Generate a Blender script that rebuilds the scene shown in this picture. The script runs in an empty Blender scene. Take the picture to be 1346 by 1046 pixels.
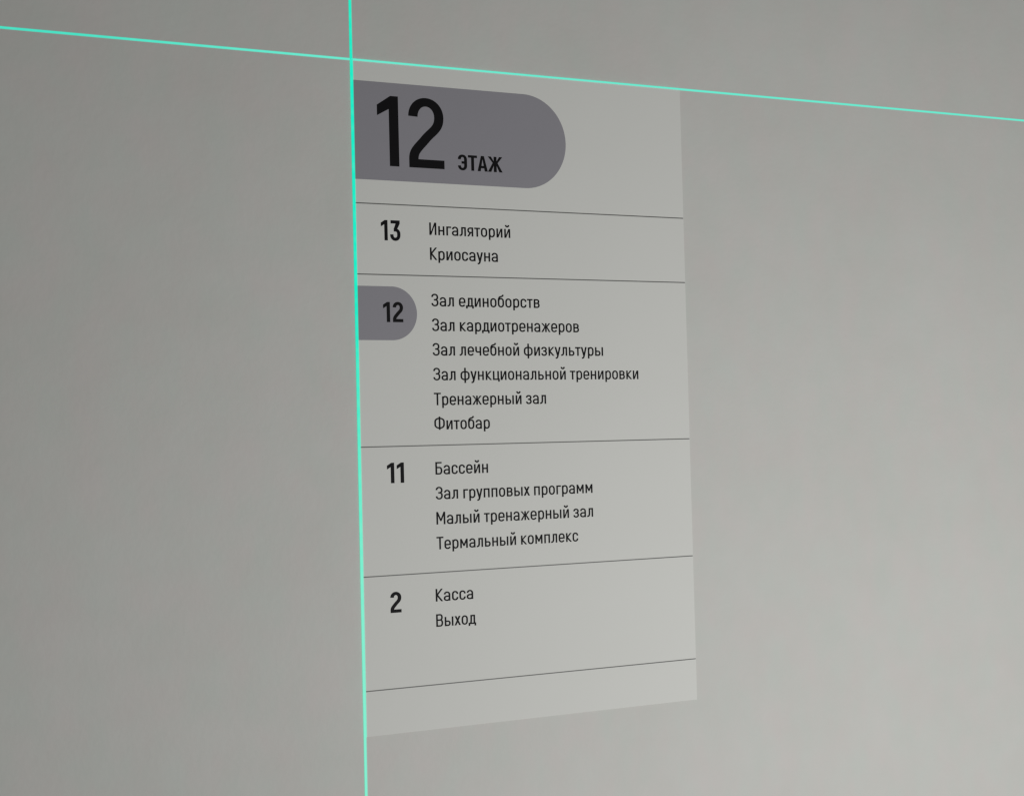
import bpy, bmesh, math
from mathutils import Matrix, Vector
from mathutils.geometry import delaunay_2d_cdt

S = bpy.context.scene
C = S.collection
ZT = 2.2                       # height of the sign's top edge above the floor (m)

# ------------------------------------------------------------------ camera
R0 = (0.90217363, 0.02478996, -0.4306602)      # camera right, down, forward in wall coordinates (u right, v down, w into wall)
R1 = (-0.01038077, 0.9993059, 0.03577647)
R2 = (0.43124817, -0.02780601, 0.90180477)
def w3(a): return Vector((a[0], a[2], -a[1]))
cd = bpy.data.cameras.new('camera')
cam = bpy.data.objects.new('camera', cd); C.objects.link(cam)
right, up, back = w3(R0), -w3(R1), -w3(R2)
M = Matrix((right, up, back)).transposed().to_4x4()
M.translation = Vector((-0.96356504, -2.52608279, ZT - 0.6839609))
cam.matrix_world = M
cd.sensor_fit = 'HORIZONTAL'; cd.sensor_width = 36
cd.lens = 2000 / 1346 * 36
cd.shift_x = 38 / 1346
cd.clip_start = 0.05; cd.clip_end = 100
S.camera = cam

# ------------------------------------------------------------------ world and lamps (an interior: soft room light)
W = bpy.data.worlds.new("World"); S.world = W; W.use_nodes = True
bg = W.node_tree.nodes['Background']
bg.inputs[0].default_value = (1.0, 0.998, 0.975, 1); bg.inputs[1].default_value = 0.135

def area(name, loc, target, size, energy, color=(1, 1, 1)):
    l = bpy.data.lights.new(name, 'AREA'); l.shape = 'RECTANGLE'
    l.size, l.size_y = size; l.energy = energy; l.color = color
    o = bpy.data.objects.new(name, l); C.objects.link(o); o.location = loc
    o.rotation_euler = (Vector(target) - Vector(loc)).to_track_quat('-Z', 'Y').to_euler()
    return o
area('added_room_light', (1.5, -2.8, 0.66), (0.8, 0, 1.05), (1.1, 0.9), 58, (1.0, 0.996, 0.985))  # unseen soft lamp added low on the right, placed to shape the wall's brightness gradient

S.view_settings.view_transform = 'Standard'; S.view_settings.look = 'None'
S.view_settings.exposure = 0; S.view_settings.gamma = 1; S.view_settings.use_curve_mapping = False
S.cycles.pixel_filter_type = 'BLACKMAN_HARRIS'; S.cycles.filter_width = 1.4

# ------------------------------------------------------------------ materials
def mat(name): 
    m = bpy.data.materials.new(name); m.use_nodes = True
    return m, m.node_tree, m.node_tree.nodes['Principled BSDF']

def mottled(name, base, rough, spec, amp, scale, bump_scale, bump, coords='Object'):
    """paint or film: a base colour with faint blotches, a fine relief and uneven gloss"""
    m, t, b = mat(name)
    N, L = t.nodes, t.links
    tc = N.new('ShaderNodeTexCoord')
    n1 = N.new('ShaderNodeTexNoise'); n1.inputs['Scale'].default_value = scale; n1.inputs['Detail'].default_value = 4
    n2 = N.new('ShaderNodeTexNoise'); n2.inputs['Scale'].default_value = scale * 5.3; n2.inputs['Detail'].default_value = 6
    L.new(tc.outputs[coords], n1.inputs['Vector']); L.new(tc.outputs[coords], n2.inputs['Vector'])
    mx = N.new('ShaderNodeMix'); mx.data_type = 'FLOAT'; mx.inputs[0].default_value = 0.4
    L.new(n1.outputs['Fac'], mx.inputs[2]); L.new(n2.outputs['Fac'], mx.inputs[3])
    cr = N.new('ShaderNodeMix'); cr.data_type = 'RGBA'
    L.new(mx.outputs[0], cr.inputs[0])
    cr.inputs[6].default_value = (base[0] * (1 - amp), base[1] * (1 - amp * 0.9), base[2] * (1 - amp), 1)
    cr.inputs[7].default_value = (base[0] * (1 + amp), base[1] * (1 + amp), base[2] * (1 + amp * 1.3), 1)
    L.new(cr.outputs[2], b.inputs['Base Color'])
    b.inputs['Roughness'].default_value = rough
    b.inputs['Specular IOR Level'].default_value = spec
    n3 = N.new('ShaderNodeTexNoise'); n3.inputs['Scale'].default_value = bump_scale; n3.inputs['Detail'].default_value = 5
    L.new(tc.outputs[coords], n3.inputs['Vector'])
    bp = N.new('ShaderNodeBump'); bp.inputs['Strength'].default_value = bump; bp.inputs['Distance'].default_value = 0.0012
    L.new(n3.outputs['Fac'], bp.inputs['Height']); L.new(bp.outputs[0], b.inputs['Normal'])
    return m, t, b, cr, tc

WALL, t, b, cr, tc = mottled('painted_wall', (0.578, 0.577, 0.550), 0.62, 0.22, 0.075, 3.2, 70, 0.40)
# a second, very broad bump: the hand-filled plaster is not perfectly flat; and a few sparse dust specks
N, L = t.nodes, t.links
nb = N.new('ShaderNodeTexNoise'); nb.inputs['Scale'].default_value = 2.6; nb.inputs['Detail'].default_value = 2
L.new(tc.outputs['Object'], nb.inputs['Vector'])
bb = N.new('ShaderNodeBump'); bb.inputs['Strength'].default_value = 0.35; bb.inputs['Distance'].default_value = 0.012
L.new(nb.outputs['Fac'], bb.inputs['Height'])
old = [n for n in N if n.bl_idname == 'ShaderNodeBump' and n != bb][0]
L.new(bb.outputs[0], old.inputs['Normal'])
# roller-applied paint: faint warm and greenish unevenness a few centimetres across
nh = N.new('ShaderNodeTexNoise'); nh.inputs['Scale'].default_value = 14; nh.inputs['Detail'].default_value = 5
nh.inputs['Roughness'].default_value = 0.62
mp = N.new('ShaderNodeMapping'); mp.inputs['Scale'].default_value = (1.0, 1.0, 0.55)
L.new(tc.outputs['Object'], mp.inputs['Vector']); L.new(mp.outputs[0], nh.inputs['Vector'])
rm = N.new('ShaderNodeMapRange'); rm.inputs['From Min'].default_value = 0.35; rm.inputs['From Max'].default_value = 0.65
L.new(nh.outputs['Fac'], rm.inputs['Value'])
hc = N.new('ShaderNodeMix'); hc.data_type = 'RGBA'; L.new(rm.outputs[0], hc.inputs[0])
hc.inputs[6].default_value = (1.022, 0.988, 0.990, 1); hc.inputs[7].default_value = (0.975, 1.008, 0.992, 1)
sp = N.new('ShaderNodeMix'); sp.data_type = 'RGBA'; sp.blend_type = 'MULTIPLY'; sp.inputs[0].default_value = 1.0
L.new(cr.outputs[2], sp.inputs[6]); L.new(hc.outputs[2], sp.inputs[7])
L.new(sp.outputs[2], b.inputs['Base Color'])

PANEL = mottled('satin_white_panel', (0.680, 0.685, 0.655), 0.6, 0.10, 0.022, 2.4, 160, 0.10)[0]
GREY = mottled('grey_violet_film', (0.284, 0.277, 0.305), 0.5, 0.15, 0.03, 6, 260, 0.12)[0]
BLACK = mottled('black_film', (0.006, 0.0055, 0.0065), 0.55, 0.08, 0.10, 12, 260, 0.10)[0]
RULE = mottled('grey_rule_film', (0.13, 0.13, 0.125), 0.5, 0.3, 0.05, 30, 200, 0.05)[0]

def laser_mat(name, axis, half, hot, pale, k0, k1, lo, hi):
    """the lit line a laser level throws on the wall: emits, with a bell-shaped profile across its width"""
    m, t, b = mat(name); N, L = t.nodes, t.links
    N.remove(b)
    out = [n for n in N if n.bl_idname == 'ShaderNodeOutputMaterial'][0]
    tc = N.new('ShaderNodeTexCoord'); sx = N.new('ShaderNodeSeparateXYZ'); L.new(tc.outputs['Object'], sx.inputs[0])
    across, along = (('X', 'Z') if axis == 'Z' else ('Z', 'X'))
    ab = N.new('ShaderNodeMath'); ab.operation = 'ABSOLUTE'; L.new(sx.outputs[across], ab.inputs[0])
    mr = N.new('ShaderNodeMapRange'); mr.interpolation_type = 'SMOOTHSTEP'
    mr.inputs['From Min'].default_value = half * 0.42; mr.inputs['From Max'].default_value = half
    mr.inputs['To Min'].default_value = 1; mr.inputs['To Max'].default_value = 0
    L.new(ab.outputs[0], mr.inputs['Value'])
    # along the line: colour between saturated and pale with slow speckle
    nz = N.new('ShaderNodeTexNoise'); nz.inputs['Scale'].default_value = 45; nz.inputs['Detail'].default_value = 4
    L.new(tc.outputs['Object'], nz.inputs['Vector'])
    al = N.new('ShaderNodeMapRange'); al.inputs['From Min'].default_value = lo; al.inputs['From Max'].default_value = hi
    al.inputs['To Min'].default_value = k0; al.inputs['To Max'].default_value = k1
    L.new(sx.outputs[along], al.inputs['Value'])
    ad = N.new('ShaderNodeMath'); ad.operation = 'MULTIPLY_ADD'; ad.use_clamp = True
    L.new(nz.outputs['Fac'], ad.inputs[0]); ad.inputs[1].default_value = 0.5; L.new(al.outputs[0], ad.inputs[2])
    sb = N.new('ShaderNodeMath'); sb.operation = 'SUBTRACT'; sb.use_clamp = True
    L.new(ad.outputs[0], sb.inputs[0]); sb.inputs[1].default_value = 0.25
    cm = N.new('ShaderNodeMix'); cm.data_type = 'RGBA'; L.new(sb.outputs[0], cm.inputs[0])
    cm.inputs[6].default_value = (*hot, 1); cm.inputs[7].default_value = (*pale, 1)
    em = N.new('ShaderNodeEmission'); L.new(cm.outputs[2], em.inputs[0]); em.inputs[1].default_value = 1.0
    tr = N.new('ShaderNodeBsdfTransparent'); ms = N.new('ShaderNodeMixShader')
    L.new(mr.outputs[0], ms.inputs[0]); L.new(tr.outputs[0], ms.inputs[1]); L.new(em.outputs[0], ms.inputs[2])
    L.new(ms.outputs[0], out.inputs['Surface'])
    return m

# ------------------------------------------------------------------ helpers
def link(name, me, m, parent=None, loc=(0, 0, 0), label=None):
    o = bpy.data.objects.new(name, me); C.objects.link(o)
    if m: me.materials.append(m)
    o.location = loc
    if parent: o.parent = parent
    if label: o['label'] = label
    return o

def slab(name, polys, y0, y1, m, parent=None, loc=(0, 0, 0), label=None, bevel=0.0):
    """union of flat polygons (x, z) given a real thickness from y0 (wall side) to y1 (room side, smaller y)"""
    vs, fs = [], []
    ox, oz = polys[0][0]; K = 100.0                     # work in centimetres round a local origin, for precision
    for p in polys:
        p = [((a - ox) * K, (b - oz) * K) for a, b in p]
        a = sum(p[i][0] * p[(i + 1) % len(p)][1] - p[(i + 1) % len(p)][0] * p[i][1] for i in range(len(p)))
        if a < 0: p = p[::-1]
        if abs(a) < 1e-7: continue
        fs.append(list(range(len(vs), len(vs) + len(p)))); vs += [Vector(q) for q in p]
    V, E, F, _v, _e, OF = delaunay_2d_cdt(vs, [], fs, 0, 2e-5)
    F = [f for f, o in zip(F, OF) if o]                 # keep what any stroke covers, leave the counters open
    bm = bmesh.new()
    bv = [bm.verts.new((v.x / K + ox, y1, v.y / K + oz)) for v in V]
    faces = []
    for f in F:
        try: faces.append(bm.faces.new([bv[i] for i in f]))
        except ValueError: pass
    for v in [v for v in bm.verts if not v.link_faces]: bm.verts.remove(v)
    bmesh.ops.recalc_face_normals(bm, faces=bm.faces)
    for f in bm.faces:
        if f.normal.y > 0: f.normal_flip()
    bmesh.ops.dissolve_limit(bm, angle_limit=0.002, verts=bm.verts, edges=bm.edges)
    rim = [e for e in bm.edges if e.is_boundary]
    r = bmesh.ops.extrude_edge_only(bm, edges=rim)
    for v in [g for g in r['geom'] if isinstance(g, bmesh.types.BMVert)]: v.co.y = y0
    bmesh.ops.recalc_face_normals(bm, faces=bm.faces)
    front = [f for f in bm.faces if abs(f.normal.y) > 0.9]
    if front and front[0].normal.y > 0:
        for f in bm.faces: f.normal_flip()
    if bevel:
        es = [e for e in bm.edges if len(e.link_faces) == 2 and e.calc_face_angle(0) > 0.8 and all(abs(v.co.y - y1) < 1e-6 for v in e.verts)]
        bmesh.ops.bevel(bm, geom=es, offset=bevel, segments=2, affect='EDGES')
    me = bpy.data.meshes.new(name); bm.to_mesh(me); bm.free()
    return link(name, me, m, parent, loc, label)

# ------------------------------------------------------------------ lettering: a condensed sans drawn as pen strokes
def arc(cx, cy, rx, ry, a0, a1, n=14, e=2.15):
    out = []
    for i in range(n + 1):
        a = math.radians(a0 + (a1 - a0) * i / n); c, s = math.cos(a), math.sin(a)
        out.append((cx + rx * math.copysign(abs(c) ** (2 / e), c), cy + ry * math.copysign(abs(s) ** (2 / e), s)))
    return out
def bez(p0, p1, p2, p3, n=12):
    return [tuple((1 - t) ** 3 * a + 3 * (1 - t) ** 2 * t * b + 3 * (1 - t) * t * t * c + t ** 3 * d
                  for a, b, c, d in zip(p0, p1, p2, p3)) for t in [i / n for i in range(n + 1)]]

class Pen:
    """sx = width of upright strokes, sy = width of level strokes, both in cap heights"""
    def __init__(self, sx, sy): self.sx, self.sy, self.P = sx, sy, []
    def line(self, pts, closed=False):
        k = self.sx / self.sy; h = self.sx / 2
        p = [(x, y * k) for x, y in pts]
        q = [p[0]]
        for a in p[1:]:
            if math.hypot(a[0] - q[-1][0], a[1] - q[-1][1]) > 1e-5: q.append(a)
        p = q
        if closed and math.hypot(p[0][0] - p[-1][0], p[0][1] - p[-1][1]) < 1e-5: p.pop()
        n = len(p); Lf, Rt = [], []
        for i in range(n):
            a = p[i - 1] if (i or closed) else None
            c = p[(i + 1) % n] if (i < n - 1 or closed) else None
            def d(u, v): l = math.hypot(v[0] - u[0], v[1] - u[1]); return ((v[0] - u[0]) / l, (v[1] - u[1]) / l)
            d1 = d(a, p[i]) if a else d(p[i], c); d2 = d(p[i], c) if c else d1
            nx, ny = -(d1[1] + d2[1]), d1[0] + d2[0]; l = math.hypot(nx, ny) or 1; nx /= l; ny /= l
            co = max(0.45, nx * -d1[1] + ny * d1[0]); m = h / co
            Lf.append((p[i][0] + nx * m, (p[i][1] + ny * m) / k)); Rt.append((p[i][0] - nx * m, (p[i][1] - ny * m) / k))
        for i in range(n if closed else n - 1):
            j = (i + 1) % n
            self.P += [[Lf[i], Lf[j], Rt[j]], [Lf[i], Rt[j], Rt[i]]]      # two triangles: a tight bend can never fold a quad over itself
    def poly(self, pts): self.P.append(list(pts))
    def v(self, x0, y0, y1): self.poly([(x0, y0), (x0 + self.sx, y0), (x0 + self.sx, y1), (x0, y1)])      # upright
    def hz(self, x0, x1, y0): self.poly([(x0, y0), (x1, y0), (x1, y0 + self.sy), (x0, y0 + self.sy)])       # level
    def diag(self, xa, ya, xb, yb, w=None):                                                               # slanted, level cuts; x = left edge
        w = w or self.sx * 1.04
        self.poly([(xa, ya), (xa + w, ya), (xb + w, yb), (xb, yb)])

XH = 0.735
def glyph(ch, sx, sy):
    """returns polygons, width, left bearing, right bearing; cap height = 1"""
    p = Pen(sx, sy); hx, hy = sx / 2, sy / 2
    up = ch.isupper() or ch.isdigit()
    X = 1.0 if up else XH
    T, B = X - hy, hy; o = 0.010
    ST, RO, NO = 0.085, 0.058, 0.012
    def ring(w, x0=0, top=None, bot=0, ry=0.23):
        top = X if top is None else top
        L, R = x0 + hx, x0 + w - hx; c = (L + R) / 2; rx = (R - L) / 2
        t, b = top - hy + o, bot + hy - o
        p.line(arc(c, t - ry, rx, ry, 0, 180) + arc(c, b + ry, rx, ry, 180, 360), True)
    if ch in 'Оо': w = .555; ring(w); return p.P, w, RO, RO
    if ch in 'с':
        w = .53; L, R = hx, w - hx; c = (L + R) / 2; r = (R - L) / 2
        p.line(arc(c, T + o - .185, r, .185, -4, 180) + arc(c, B - o + .185, r, .185, 180, 364))
        return p.P, w, RO, .04
    if ch == 'е':
        w = .565; L, R = hx, w - hx; c = (L + R) / 2; r = (R - L) / 2
        p.line([(c, X * .475), (R, X * .475)] )
        p.line([(R, X * .475 - hy)] + arc(c, T + o - .22, r, .22, 0, 180) + arc(c, B - o + .21, r, .21, 180, 335))
        p.hz(sx * .5, w - hx, X * .475 - hy)
        return p.P, w, RO, .045
    if ch == 'а':
        w = .555; L, R = hx, w - hx; c = (L + R) / 2; r = (R - L) / 2
        p.line(arc(c, T + o - .20, r * .96, .20, 172, 90, 8) + arc(c, T + o - .20, r, .20, 90, 0, 8) + [(R, .0)])
        q = X * .575 - hy
        p.line([(R, q), (c, q)] + arc(c, (q + B - o) / 2, r, (q - B + o) / 2, 90, 270) + bez((c, B - o), (c + .1, B - o), (R, .10), (R, .20), 6))
        return p.P, w, .045, ST
    if ch == 'р':
        w = .545; ring(w); p.v(0, -.225, X - .03)
        return p.P, w, ST, RO
    if ch == 'б':
        w = .55; ring(w, top=X + .03); L = hx
        p.line([(L, .33), (L, .56)] + bez((L, .56), (L, .80), (.17, .865), (.30, .885)) + bez((.30, .885), (.39, .90), (.43, .93), (.485, 1.035)))
        return p.P, w, RO, RO
    if ch == 'н': w = .525; p.v(0, 0, X); p.v(w - sx, 0, X); p.hz(hx, w - hx, X * .50 - hy); return p.P, w, ST, ST
    if ch == 'п': w = .525; p.v(0, 0, X); p.v(w - sx, 0, X); p.hz(hx, w - hx, X - sy); return p.P, w, ST, ST
    if ch in 'иИй':
        w = .60 if up else .53; p.v(0, 0, X); p.v(w - sx, 0, X)
        p.poly([(sx * .35, 0), (sx * 1.15, 0), (w - sx * .35, X), (w - sx * 1.15, X)])
        if ch == 'й':
            p.line(arc(w / 2, 1.065, .135, .15, 184, 356, 8, 2))
        return p.P, w, ST, ST
    if ch == 'г': w = .42; p.v(0, 0, X); p.hz(hx, w, X - sy); return p.P, w, ST, NO
    if ch in 'тТ': w = .60 if up else .50; p.v(w / 2 - hx, 0, X); p.hz(0, w, X - sy); return p.P, w, NO + .008, NO + .008
    if ch == 'л':
        w = .565; p.v(w - sx, 0, X); x = .16 + hx
        p.hz(.16, w - hx, X - sy)
        p.line([(x, X), (x - .004, .33)] + bez((x - .004, .33), (x - .01, .14), (x - .035, hy), (.005, hy - .005)))
        return p.P, w, .022, ST
    if ch == 'д':
        w = .67; p.hz(0, w, 0); p.v(0, -.135, hy); p.v(w - sx, -.135, hy); p.v(w - sx - .085, 0, X)
        x = .175 + hx
        p.hz(.175, w - .09, X - sy)
        p.line([(x, X), (x - .004, .34)] + bez((x - .004, .34), (x - .01, .2), (x - .03, .12), (x - .06, hy)))
        return p.P, w, .0, .0
    if ch in 'зЗ':
        w = .60 if up else .525; L, R = hx, w - hx; c = (L + R) / 2 - .01; r = R - c
        mid = X * .525; ru = (T + o - mid) / 2; rl = (mid - B + o) / 2; f = .215 if up else .165
        p.line(arc(c, T + o - f, c - L, f, 178, 90, 8) + arc(c, T + o - min(ru, f), r * .95, min(ru, f), 90, 0, 8)
               + arc(c, mid + min(ru, .17), r * .95, min(ru, .17), 0, -90, 8) + [(c - .07, mid)])
        p.line([(c - .07, mid)] + arc(c, mid - min(rl, .17), r, min(rl, .17), 90, 0, 8)
               + arc(c, B - o + min(rl, f), r, min(rl, f), 0, -90, 8) + arc(c, B - o + f, c - L, f, -90, -178, 8))
        return p.P, w, .035, RO
    if ch in 'кК':
        w = .61 if up else .545; p.v(0, 0, X); d = sx * 1.12; j = X * .46
        p.poly([(hx, j - .10 * X), (hx, j + .085 * X), (w - d - .01, X), (w - .01, X)])
        a = (w - .01 - hx) / (X - (j - .10 * X))                       # slope of the arm's lower edge
        yk = j + .045 * X; xk = hx + a * (yk - (j - .10 * X))
        p.poly([(xk - d * .78, yk - .04), (xk - .02, yk + .05), (w + .005, 0), (w - d - .005, 0)])
        return p.P, w, ST, NO
    if ch == 'я':
        w = .53; p.v(w - sx, 0, X); R = w - hx; L = hx + .015; q = X * .43; m = (T + q) / 2; r = (T - q) / 2
        p.line([(R, T), (.27, T)] + arc(.27, m, .27 - L, r, 90, 270) + [(R, q)])
        p.poly([(.0, 0), (sx * 1.1, 0), (.30 + hx, q), (.30 - hx * 1.1, q)])
        return p.P, w, .025, ST
    if ch == 'у':
        w = .56; d = sx * 1.08; c = w / 2 + .005
        p.poly([(0, X), (d, X), (c + hx * .85, .06), (c - hx * .95, -.02)])
        p.line([(w - d / 2, X), (c - .0, -.02)] + bez((c, -.02), (c - .045, -.17), (c - .08, -.19), (.085, -.185)))
        p.poly([(w - d, X), (w, X), (w - d * .6, X - .12), (w - d * 1.25, X - .12)])
        return p.P, w, NO, NO
    if ch in 'жЖ':
        w = .98 if up else .83; c = w / 2; d = sx * 1.12
        p.v(c - hx, 0, X); m = X * .5
        for s in (-1, 1):
            f = lambda x: c + s * x
            p.poly([(f(hx * .4), m - .075 * X), (f(hx * .4), m + .10 * X), (f(c - d), X), (f(c), X)])
            p.poly([(f(hx * .4), m + .055 * X), (f(hx * .4) if False else f(hx * 1.6), m + .12 * X), (f(c + .005), 0), (f(c - d), 0)])
        return p.P, w, NO, NO
    if ch == 'ч':
        w = .515; p.v(w - sx, 0, X); q = X * .41; L = hx
        p.line([(L, X), (L, q + .15)] + bez((L, q + .15), (L, q + .03), (L + .06, q), (L + .14, q), 8) + [(w - hx, q)])
        return p.P, w, ST - .015, ST
    if ch in 'фФ':
        w = .90 if up else .80; c = w / 2
        if up: ring(w, top=.945, bot=.075, ry=.27); p.v(c - hx, -.02, 1.04)
        else: ring(w); p.v(c - hx, -.225, 1.0)
        return p.P, w, RO, RO
    if ch == 'ц':
        w = .60; p.v(0, 0, X); p.v(.40, 0, X); p.hz(hx, w, 0); p.v(w - sx, -.135, hy)
        return p.P, w, ST, .0
    if ch in 'ьы':
        w = .515; q = X * .60; m = (q - hy + B) / 2; r = (q - hy - B) / 2; R = w - hx
        p.v(0, 0, X); p.line([(hx, q - hy), (R - .16, q - hy)] + arc(R - .16, m, .16, r, 90, -90) + [(hx, B)])
        if ch == 'ы': p.v(.62, 0, X); w = .62 + sx
        return p.P, w, ST, (ST if ch == 'ы' else RO)
    if ch in 'вВ':
        w = .60 if up else .53; R = w - hx; j = X * .525; p.v(0, 0, X)
        for (b0, t0, rr) in ((j, T, R - .025), (B, j, R)):
            m, r = (b0 + t0) / 2, (t0 - b0) / 2; a = min(.17, r * 1.15)
            p.line([(hx, t0), (rr - a, t0)] + arc(rr - a, m, a, r, 90, -90) + [(hx, b0)])
        return p.P, w, ST, RO
    if ch == 'Б':
        w = .585; R = w - hx; q = .56; p.v(0, 0, 1); p.hz(hx, w - .05, 1 - sy)
        m, r = (q + B) / 2, (q - B) / 2
        p.line([(hx, q), (R - .18, q)] + arc(R - .18, m, .18, r, 90, -90) + [(hx, B)])
        return p.P, w, ST, RO
    if ch in 'мМ':
        w = .76 if up else .66; c = w / 2; y = X * (.26 if up else .22); d = sx * 1.0
        p.v(0, 0, X); p.v(w - sx, 0, X)
        for s in (-1, 1):
            f = lambda x: c + s * x
            p.poly([(f(c), X), (f(c - d * 1.0), X), (f(-hx * .2), y + .15), (f(-hx * .75), y), (f(hx * .75), y)])
        return p.P, w, ST, ST
    if ch == 'х':
        w = .56; d = sx * 1.14
        p.poly([(0, 0), (d, 0), (w - .02, X), (w - .02 - d, X)]); p.poly([(w - d, 0), (w, 0), (.02 + d, X), (.02, X)])
        return p.P, w, NO, NO
    if ch == 'Э':
        w = .60; L, R = hx, w - hx; c = (L + R) / 2; r = (R - L) / 2; f = .23
        p.line(arc(c, T + o - f, r, f, 180, 0) + arc(c, B - o + f, r, f, 0, -180))
        p.hz(w * .40, w - hx, .5 - hy)
        return p.P, w, .03, RO
    if ch == 'А':
        w = .68; c = w / 2; d = sx * 1.06
        p.poly([(0, 0), (d, 0), (c + hx * .35, 1), (c - hx * 1.05, 1)]); p.poly([(w, 0), (w - d, 0), (c - hx * .35, 1), (c + hx * 1.05, 1)])
        p.hz(.15, w - .15, .20)
        return p.P, w, NO, NO
    if ch == '1':
        w = .33 + (sx - .145) * 1.2
        e = sx - .145
        p.poly([(w - sx, 0), (w, 0), (w, 1), (w - sx * .82, 1), (0, .862), (0, .716 - e), (w - sx, .815 - e * .6)])
        return p.P, w, .05, .085
    if ch == '2':
        w = .565; L, R = hx, w - hx; c = (L + R) / 2; r = (R - L) / 2; y = .735
        p.line(arc(c, y, r, T + o - y, 180, 0, 22, 2.05) + bez((R, y), (R, .575), (.375, .535), (.275, .425), 12) + bez((.275, .425), (.155, .29), (L, .245), (L, .125), 14) + [(L, 0)])
        p.hz(0, w, 0)
        return p.P, w, .075, .05
    if ch == '3':
        w = .575; L, R = hx, w - hx; c = (L + R) / 2; r = (R - L) / 2; q = .575
        p.hz(.035, w - .03, 1 - sy)
        p.poly([(w - .03, 1 - sy * 1.0), (w - .03 - sx * 1.28, 1 - sy), (c - hx * 1.0, q - .02), (c + hx * 1.1, q - .02)])
        p.poly([(w - .03, 1), (w - .03 - sx, 1), (w - .03 - sx * 1.28, 1 - sy), (w - .03, 1 - sy)])
        p.line([(c - .08, q - hy * .6), (c, q - hy * .6)] + arc(c, q - hy * .6 - .19, r, .19, 90, 0, 10) + arc(c, B - o + .21, r, .21, 0, -180, 18) + [(L, .305)])
        return p.P, w, .06, .05
    raise KeyError(ch)

def layout(text, sx, sy, space=.29, track=0.0):
    P, x, first = [], 0.0, True
    last_r = 0
    for ch in text:
        if ch == ' ': x += space; continue
        g, w, l, r = glyph(ch, sx, sy)
        if first: l = 0; first = False
        x += l + track
        P += [[(a + x, b) for a, b in q] for q in g]
        x += w + r; last_r = r
    return P, x - last_r

BACK = -0.0016                  # face of the sign panel (y); the wall's face is y = 0
def lettering(name, text, u0, u1, v, cap, sx, sy, parent, label=None, y=BACK, origin=(0, 0, 0)):
    P, w = layout(text, sx, sy)
    k = (u1 - u0) / w
    P = [[(u0 + a * k, ZT - v + b * cap) for a, b in q] for q in P]
    # coordinates local to the parent chain
    P = [[(a - origin[0], b - origin[2]) for a, b in q] for q in P]
    return slab(name, P, y + 0.0001, y - 0.00035, BLACK, parent, (0, 0, 0), label)

# ------------------------------------------------------------------ the wall
def build_wall():
    bm = bmesh.new()
    x0, x1, z0, z1, th = -5.0, 6.0, 0.0, 3.3, 0.16
    vs = [bm.verts.new(c) for c in ((x0, 0, z0), (x1, 0, z0), (x1, 0, z1), (x0, 0, z1), (x0, th, z0), (x1, th, z0), (x1, th, z1), (x0, th, z1))]
    for f in ((0, 1, 2, 3), (5, 4, 7, 6), (1, 5, 6, 2), (4, 0, 3, 7), (3, 2, 6, 7), (4, 5, 1, 0)):
        bm.faces.new([vs[i] for i in f])
    me = bpy.data.meshes.new('wall'); bm.to_mesh(me); bm.free()
    o = link('wall', me, WALL); o['kind'] = 'structure'
    o['label'] = 'smooth pale grey painted wall behind the sign'
build_wall()

# ------------------------------------------------------------------ the sign
WS, HS = 0.6915, 1.2
sign = bpy.data.objects.new('directory_sign', None); C.objects.link(sign)
SO = (WS / 2, 0.0, ZT - HS)
sign.location = SO
sign['label'] = 'tall off-white floor directory sign with grey rounded badges and black Cyrillic lettering on the wall'
sign['category'] = 'sign'

def rel(polys): return [[(a - SO[0], b - SO[2]) for a, b in q] for q in polys]
def rect(u0, u1, v0, v1): return [(u0, ZT - v1), (u1, ZT - v1), (u1, ZT - v0), (u0, ZT - v0)]
def pill(vt, vb, uc, n=40):
    r = (vb - vt) / 2; c = (vb + vt) / 2
    return [(0.0006, ZT - vb)] + [(uc + r * math.cos(math.radians(-90 + 180 * i / n)), ZT - c + r * math.sin(math.radians(-90 + 180 * i / n))) for i in range(n + 1)] + [(0.0006, ZT - vt)]

slab('panel', rel([rect(0, WS, 0, HS)]), -0.0002, BACK, PANEL, sign, bevel=0.0005)
badge_big = slab('badge', rel([pill(.0369, .2139, .3423)]), BACK + .0001, BACK - .0003, GREY, sign, label='large grey badge with round right end reading 12 ЭТАЖ')
badge_small = slab('badge', rel([pill(.4044, .5009, .0672)]), BACK + .0001, BACK - .0003, GREY, sign, label='small grey badge with round right end behind the number 12')
for v in (.2566, .3835, .6908, .9200, 1.1207):
    slab('divider_line', rel([rect(.001, WS - .0008, v - .00095, v + .00095)]), BACK + .0001, BACK - .0002, RULE, sign)

def letters(name, text, u0, u1, v, cap, sx, sy, parent=sign, label=None, y=BACK):
    return lettering(name, text, u0, u1, v, cap, sx, sy, parent, label, y, SO)
YB = BACK - .0003
# numbers on the badges
letters('floor_number', '12', .0467, .1769, .1875, .1268, .148, .122, badge_big, 'very large black number 12', YB)
letters('caption', 'ЭТАЖ', .2043, .2951, .1872, .0284, .188, .155, badge_big, 'black caption ЭТАЖ beside the large 12', YB)
letters('floor_number', '12', .0499, .0883, .4684, .0360, .180, .155, badge_small, 'small black number 12 on its badge', YB)
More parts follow.
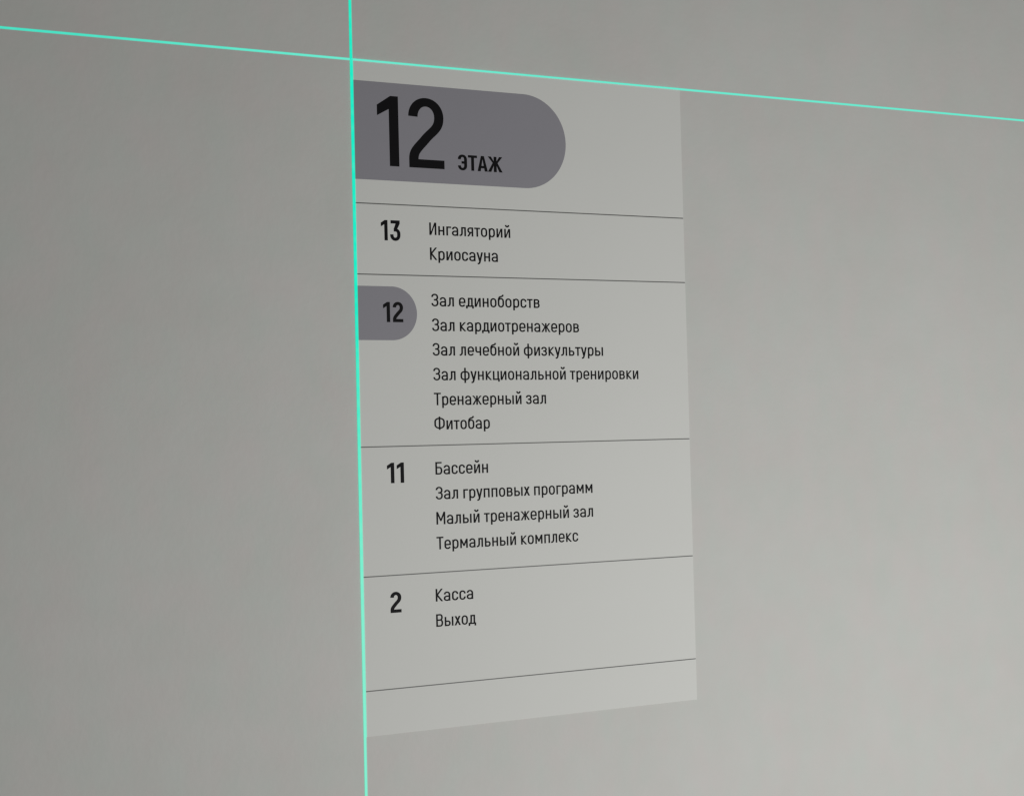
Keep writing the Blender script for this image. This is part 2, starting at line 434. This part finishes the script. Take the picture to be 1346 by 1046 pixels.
# numbers on the bare panel
letters('floor_number', '13', .0493, .0867, .3218, .0365, .180, .155, label='bold black number 13')
letters('floor_number', '11', .0504, .0829, .7562, .0363, .180, .155, label='bold black number 11')
letters('floor_number', '2', .0511, .0720, .9864, .0366, .180, .155, label='bold black number 2')
ROOMS = [('Ингаляторий', .1438, .3080, .3089), ('Криосауна', .1440, .2811, .3544),
         ('Зал единоборств', .1444, .3661, .4387), ('Зал кардиотренажеров', .1447, .4492, .4837),
         ('Зал лечебной физкультуры', .1447, .5004, .5283), ('Зал функциональной тренировки', .1448, .5777, .5732),
         ('Тренажерный зал', .1450, .3744, .6184), ('Фитобар', .1446, .2562, .6625),
         ('Бассейн', .1446, .2501, .7437), ('Зал групповых программ', .1440, .4692, .7886),
         ('Малый тренажерный зал', .1442, .4691, .8338), ('Термальный комплекс', .1434, .4355, .8787),
         ('Касса', .1392, .2137, .9721), ('Выход', .1390, .2183, 1.0175)]
for txt, u0, u1, v in ROOMS:
    letters('room_name', txt, u0, u1, v, .0226, .138, .114, label='thin black lettering ' + txt)

# ------------------------------------------------------------------ the laser level's cross on the wall
def strip(name, m, a, b, half, axis, loc, label, s0, s1):
    """paper-thin ribbon of laser light that follows the wall and, between s0 and s1, steps up onto the sign's face"""
    bm = bmesh.new()
    W0, P0 = -0.0003, BACK - 0.0007
    up = 1 if axis == 'Z' else -1                     # the side of the line on which the sign lies
    def cross(on):
        q = P0 if on else W0
        return [(-half * up, W0), (-0.0006 * up, W0), (-0.0006 * up, q), (half * up, q)]
    ts = [(a, 0), (s0 - 1e-5, 0), (s0, 1), (s1, 1), (s1 + 1e-5, 0), (b, 0)]
    rows = [[bm.verts.new((t, y, s) if axis == 'Z' else (s, y, t)) for t, y in cross(on)] for s, on in ts]
    for r, q in zip(rows, rows[1:]):
        for k in range(3):
            bm.faces.new((r[k], r[k + 1], q[k + 1], q[k]))
    bmesh.ops.remove_doubles(bm, verts=bm.verts, dist=1e-7)
    me = bpy.data.meshes.new(name); bm.to_mesh(me); bm.free()
    o = link(name, me, m, None, loc)
    o['label'] = label; o['category'] = 'laser line'; o['group'] = 'laser level lines crossing on the wall'
    return o
LV = laser_mat('laser_light_upright', 'Z', .0035, (.012, .86, .58), (.30, .88, .65), 1.0, .02, -1.15, -.45)
LH = laser_mat('laser_light_level', 'X', .0028, (.05, .74, .54), (.18, .86, .66), .15, .9, -.5, .05)
upright = strip('laser_line', LV, -2.195, 1.09, .0035, 'Z', (0, -.0002, ZT), 'upright turquoise laser line running down the left edge of the sign', -HS, 0)
upright.rotation_euler[1] = 0.0020                    # the level stands a hair out of true with the sign's edge
strip('laser_line', LH, -4.9, 5.9, .0028, 'X', (0, 0, ZT), 'level turquoise laser line running along the top edge of the sign', 0, WS)
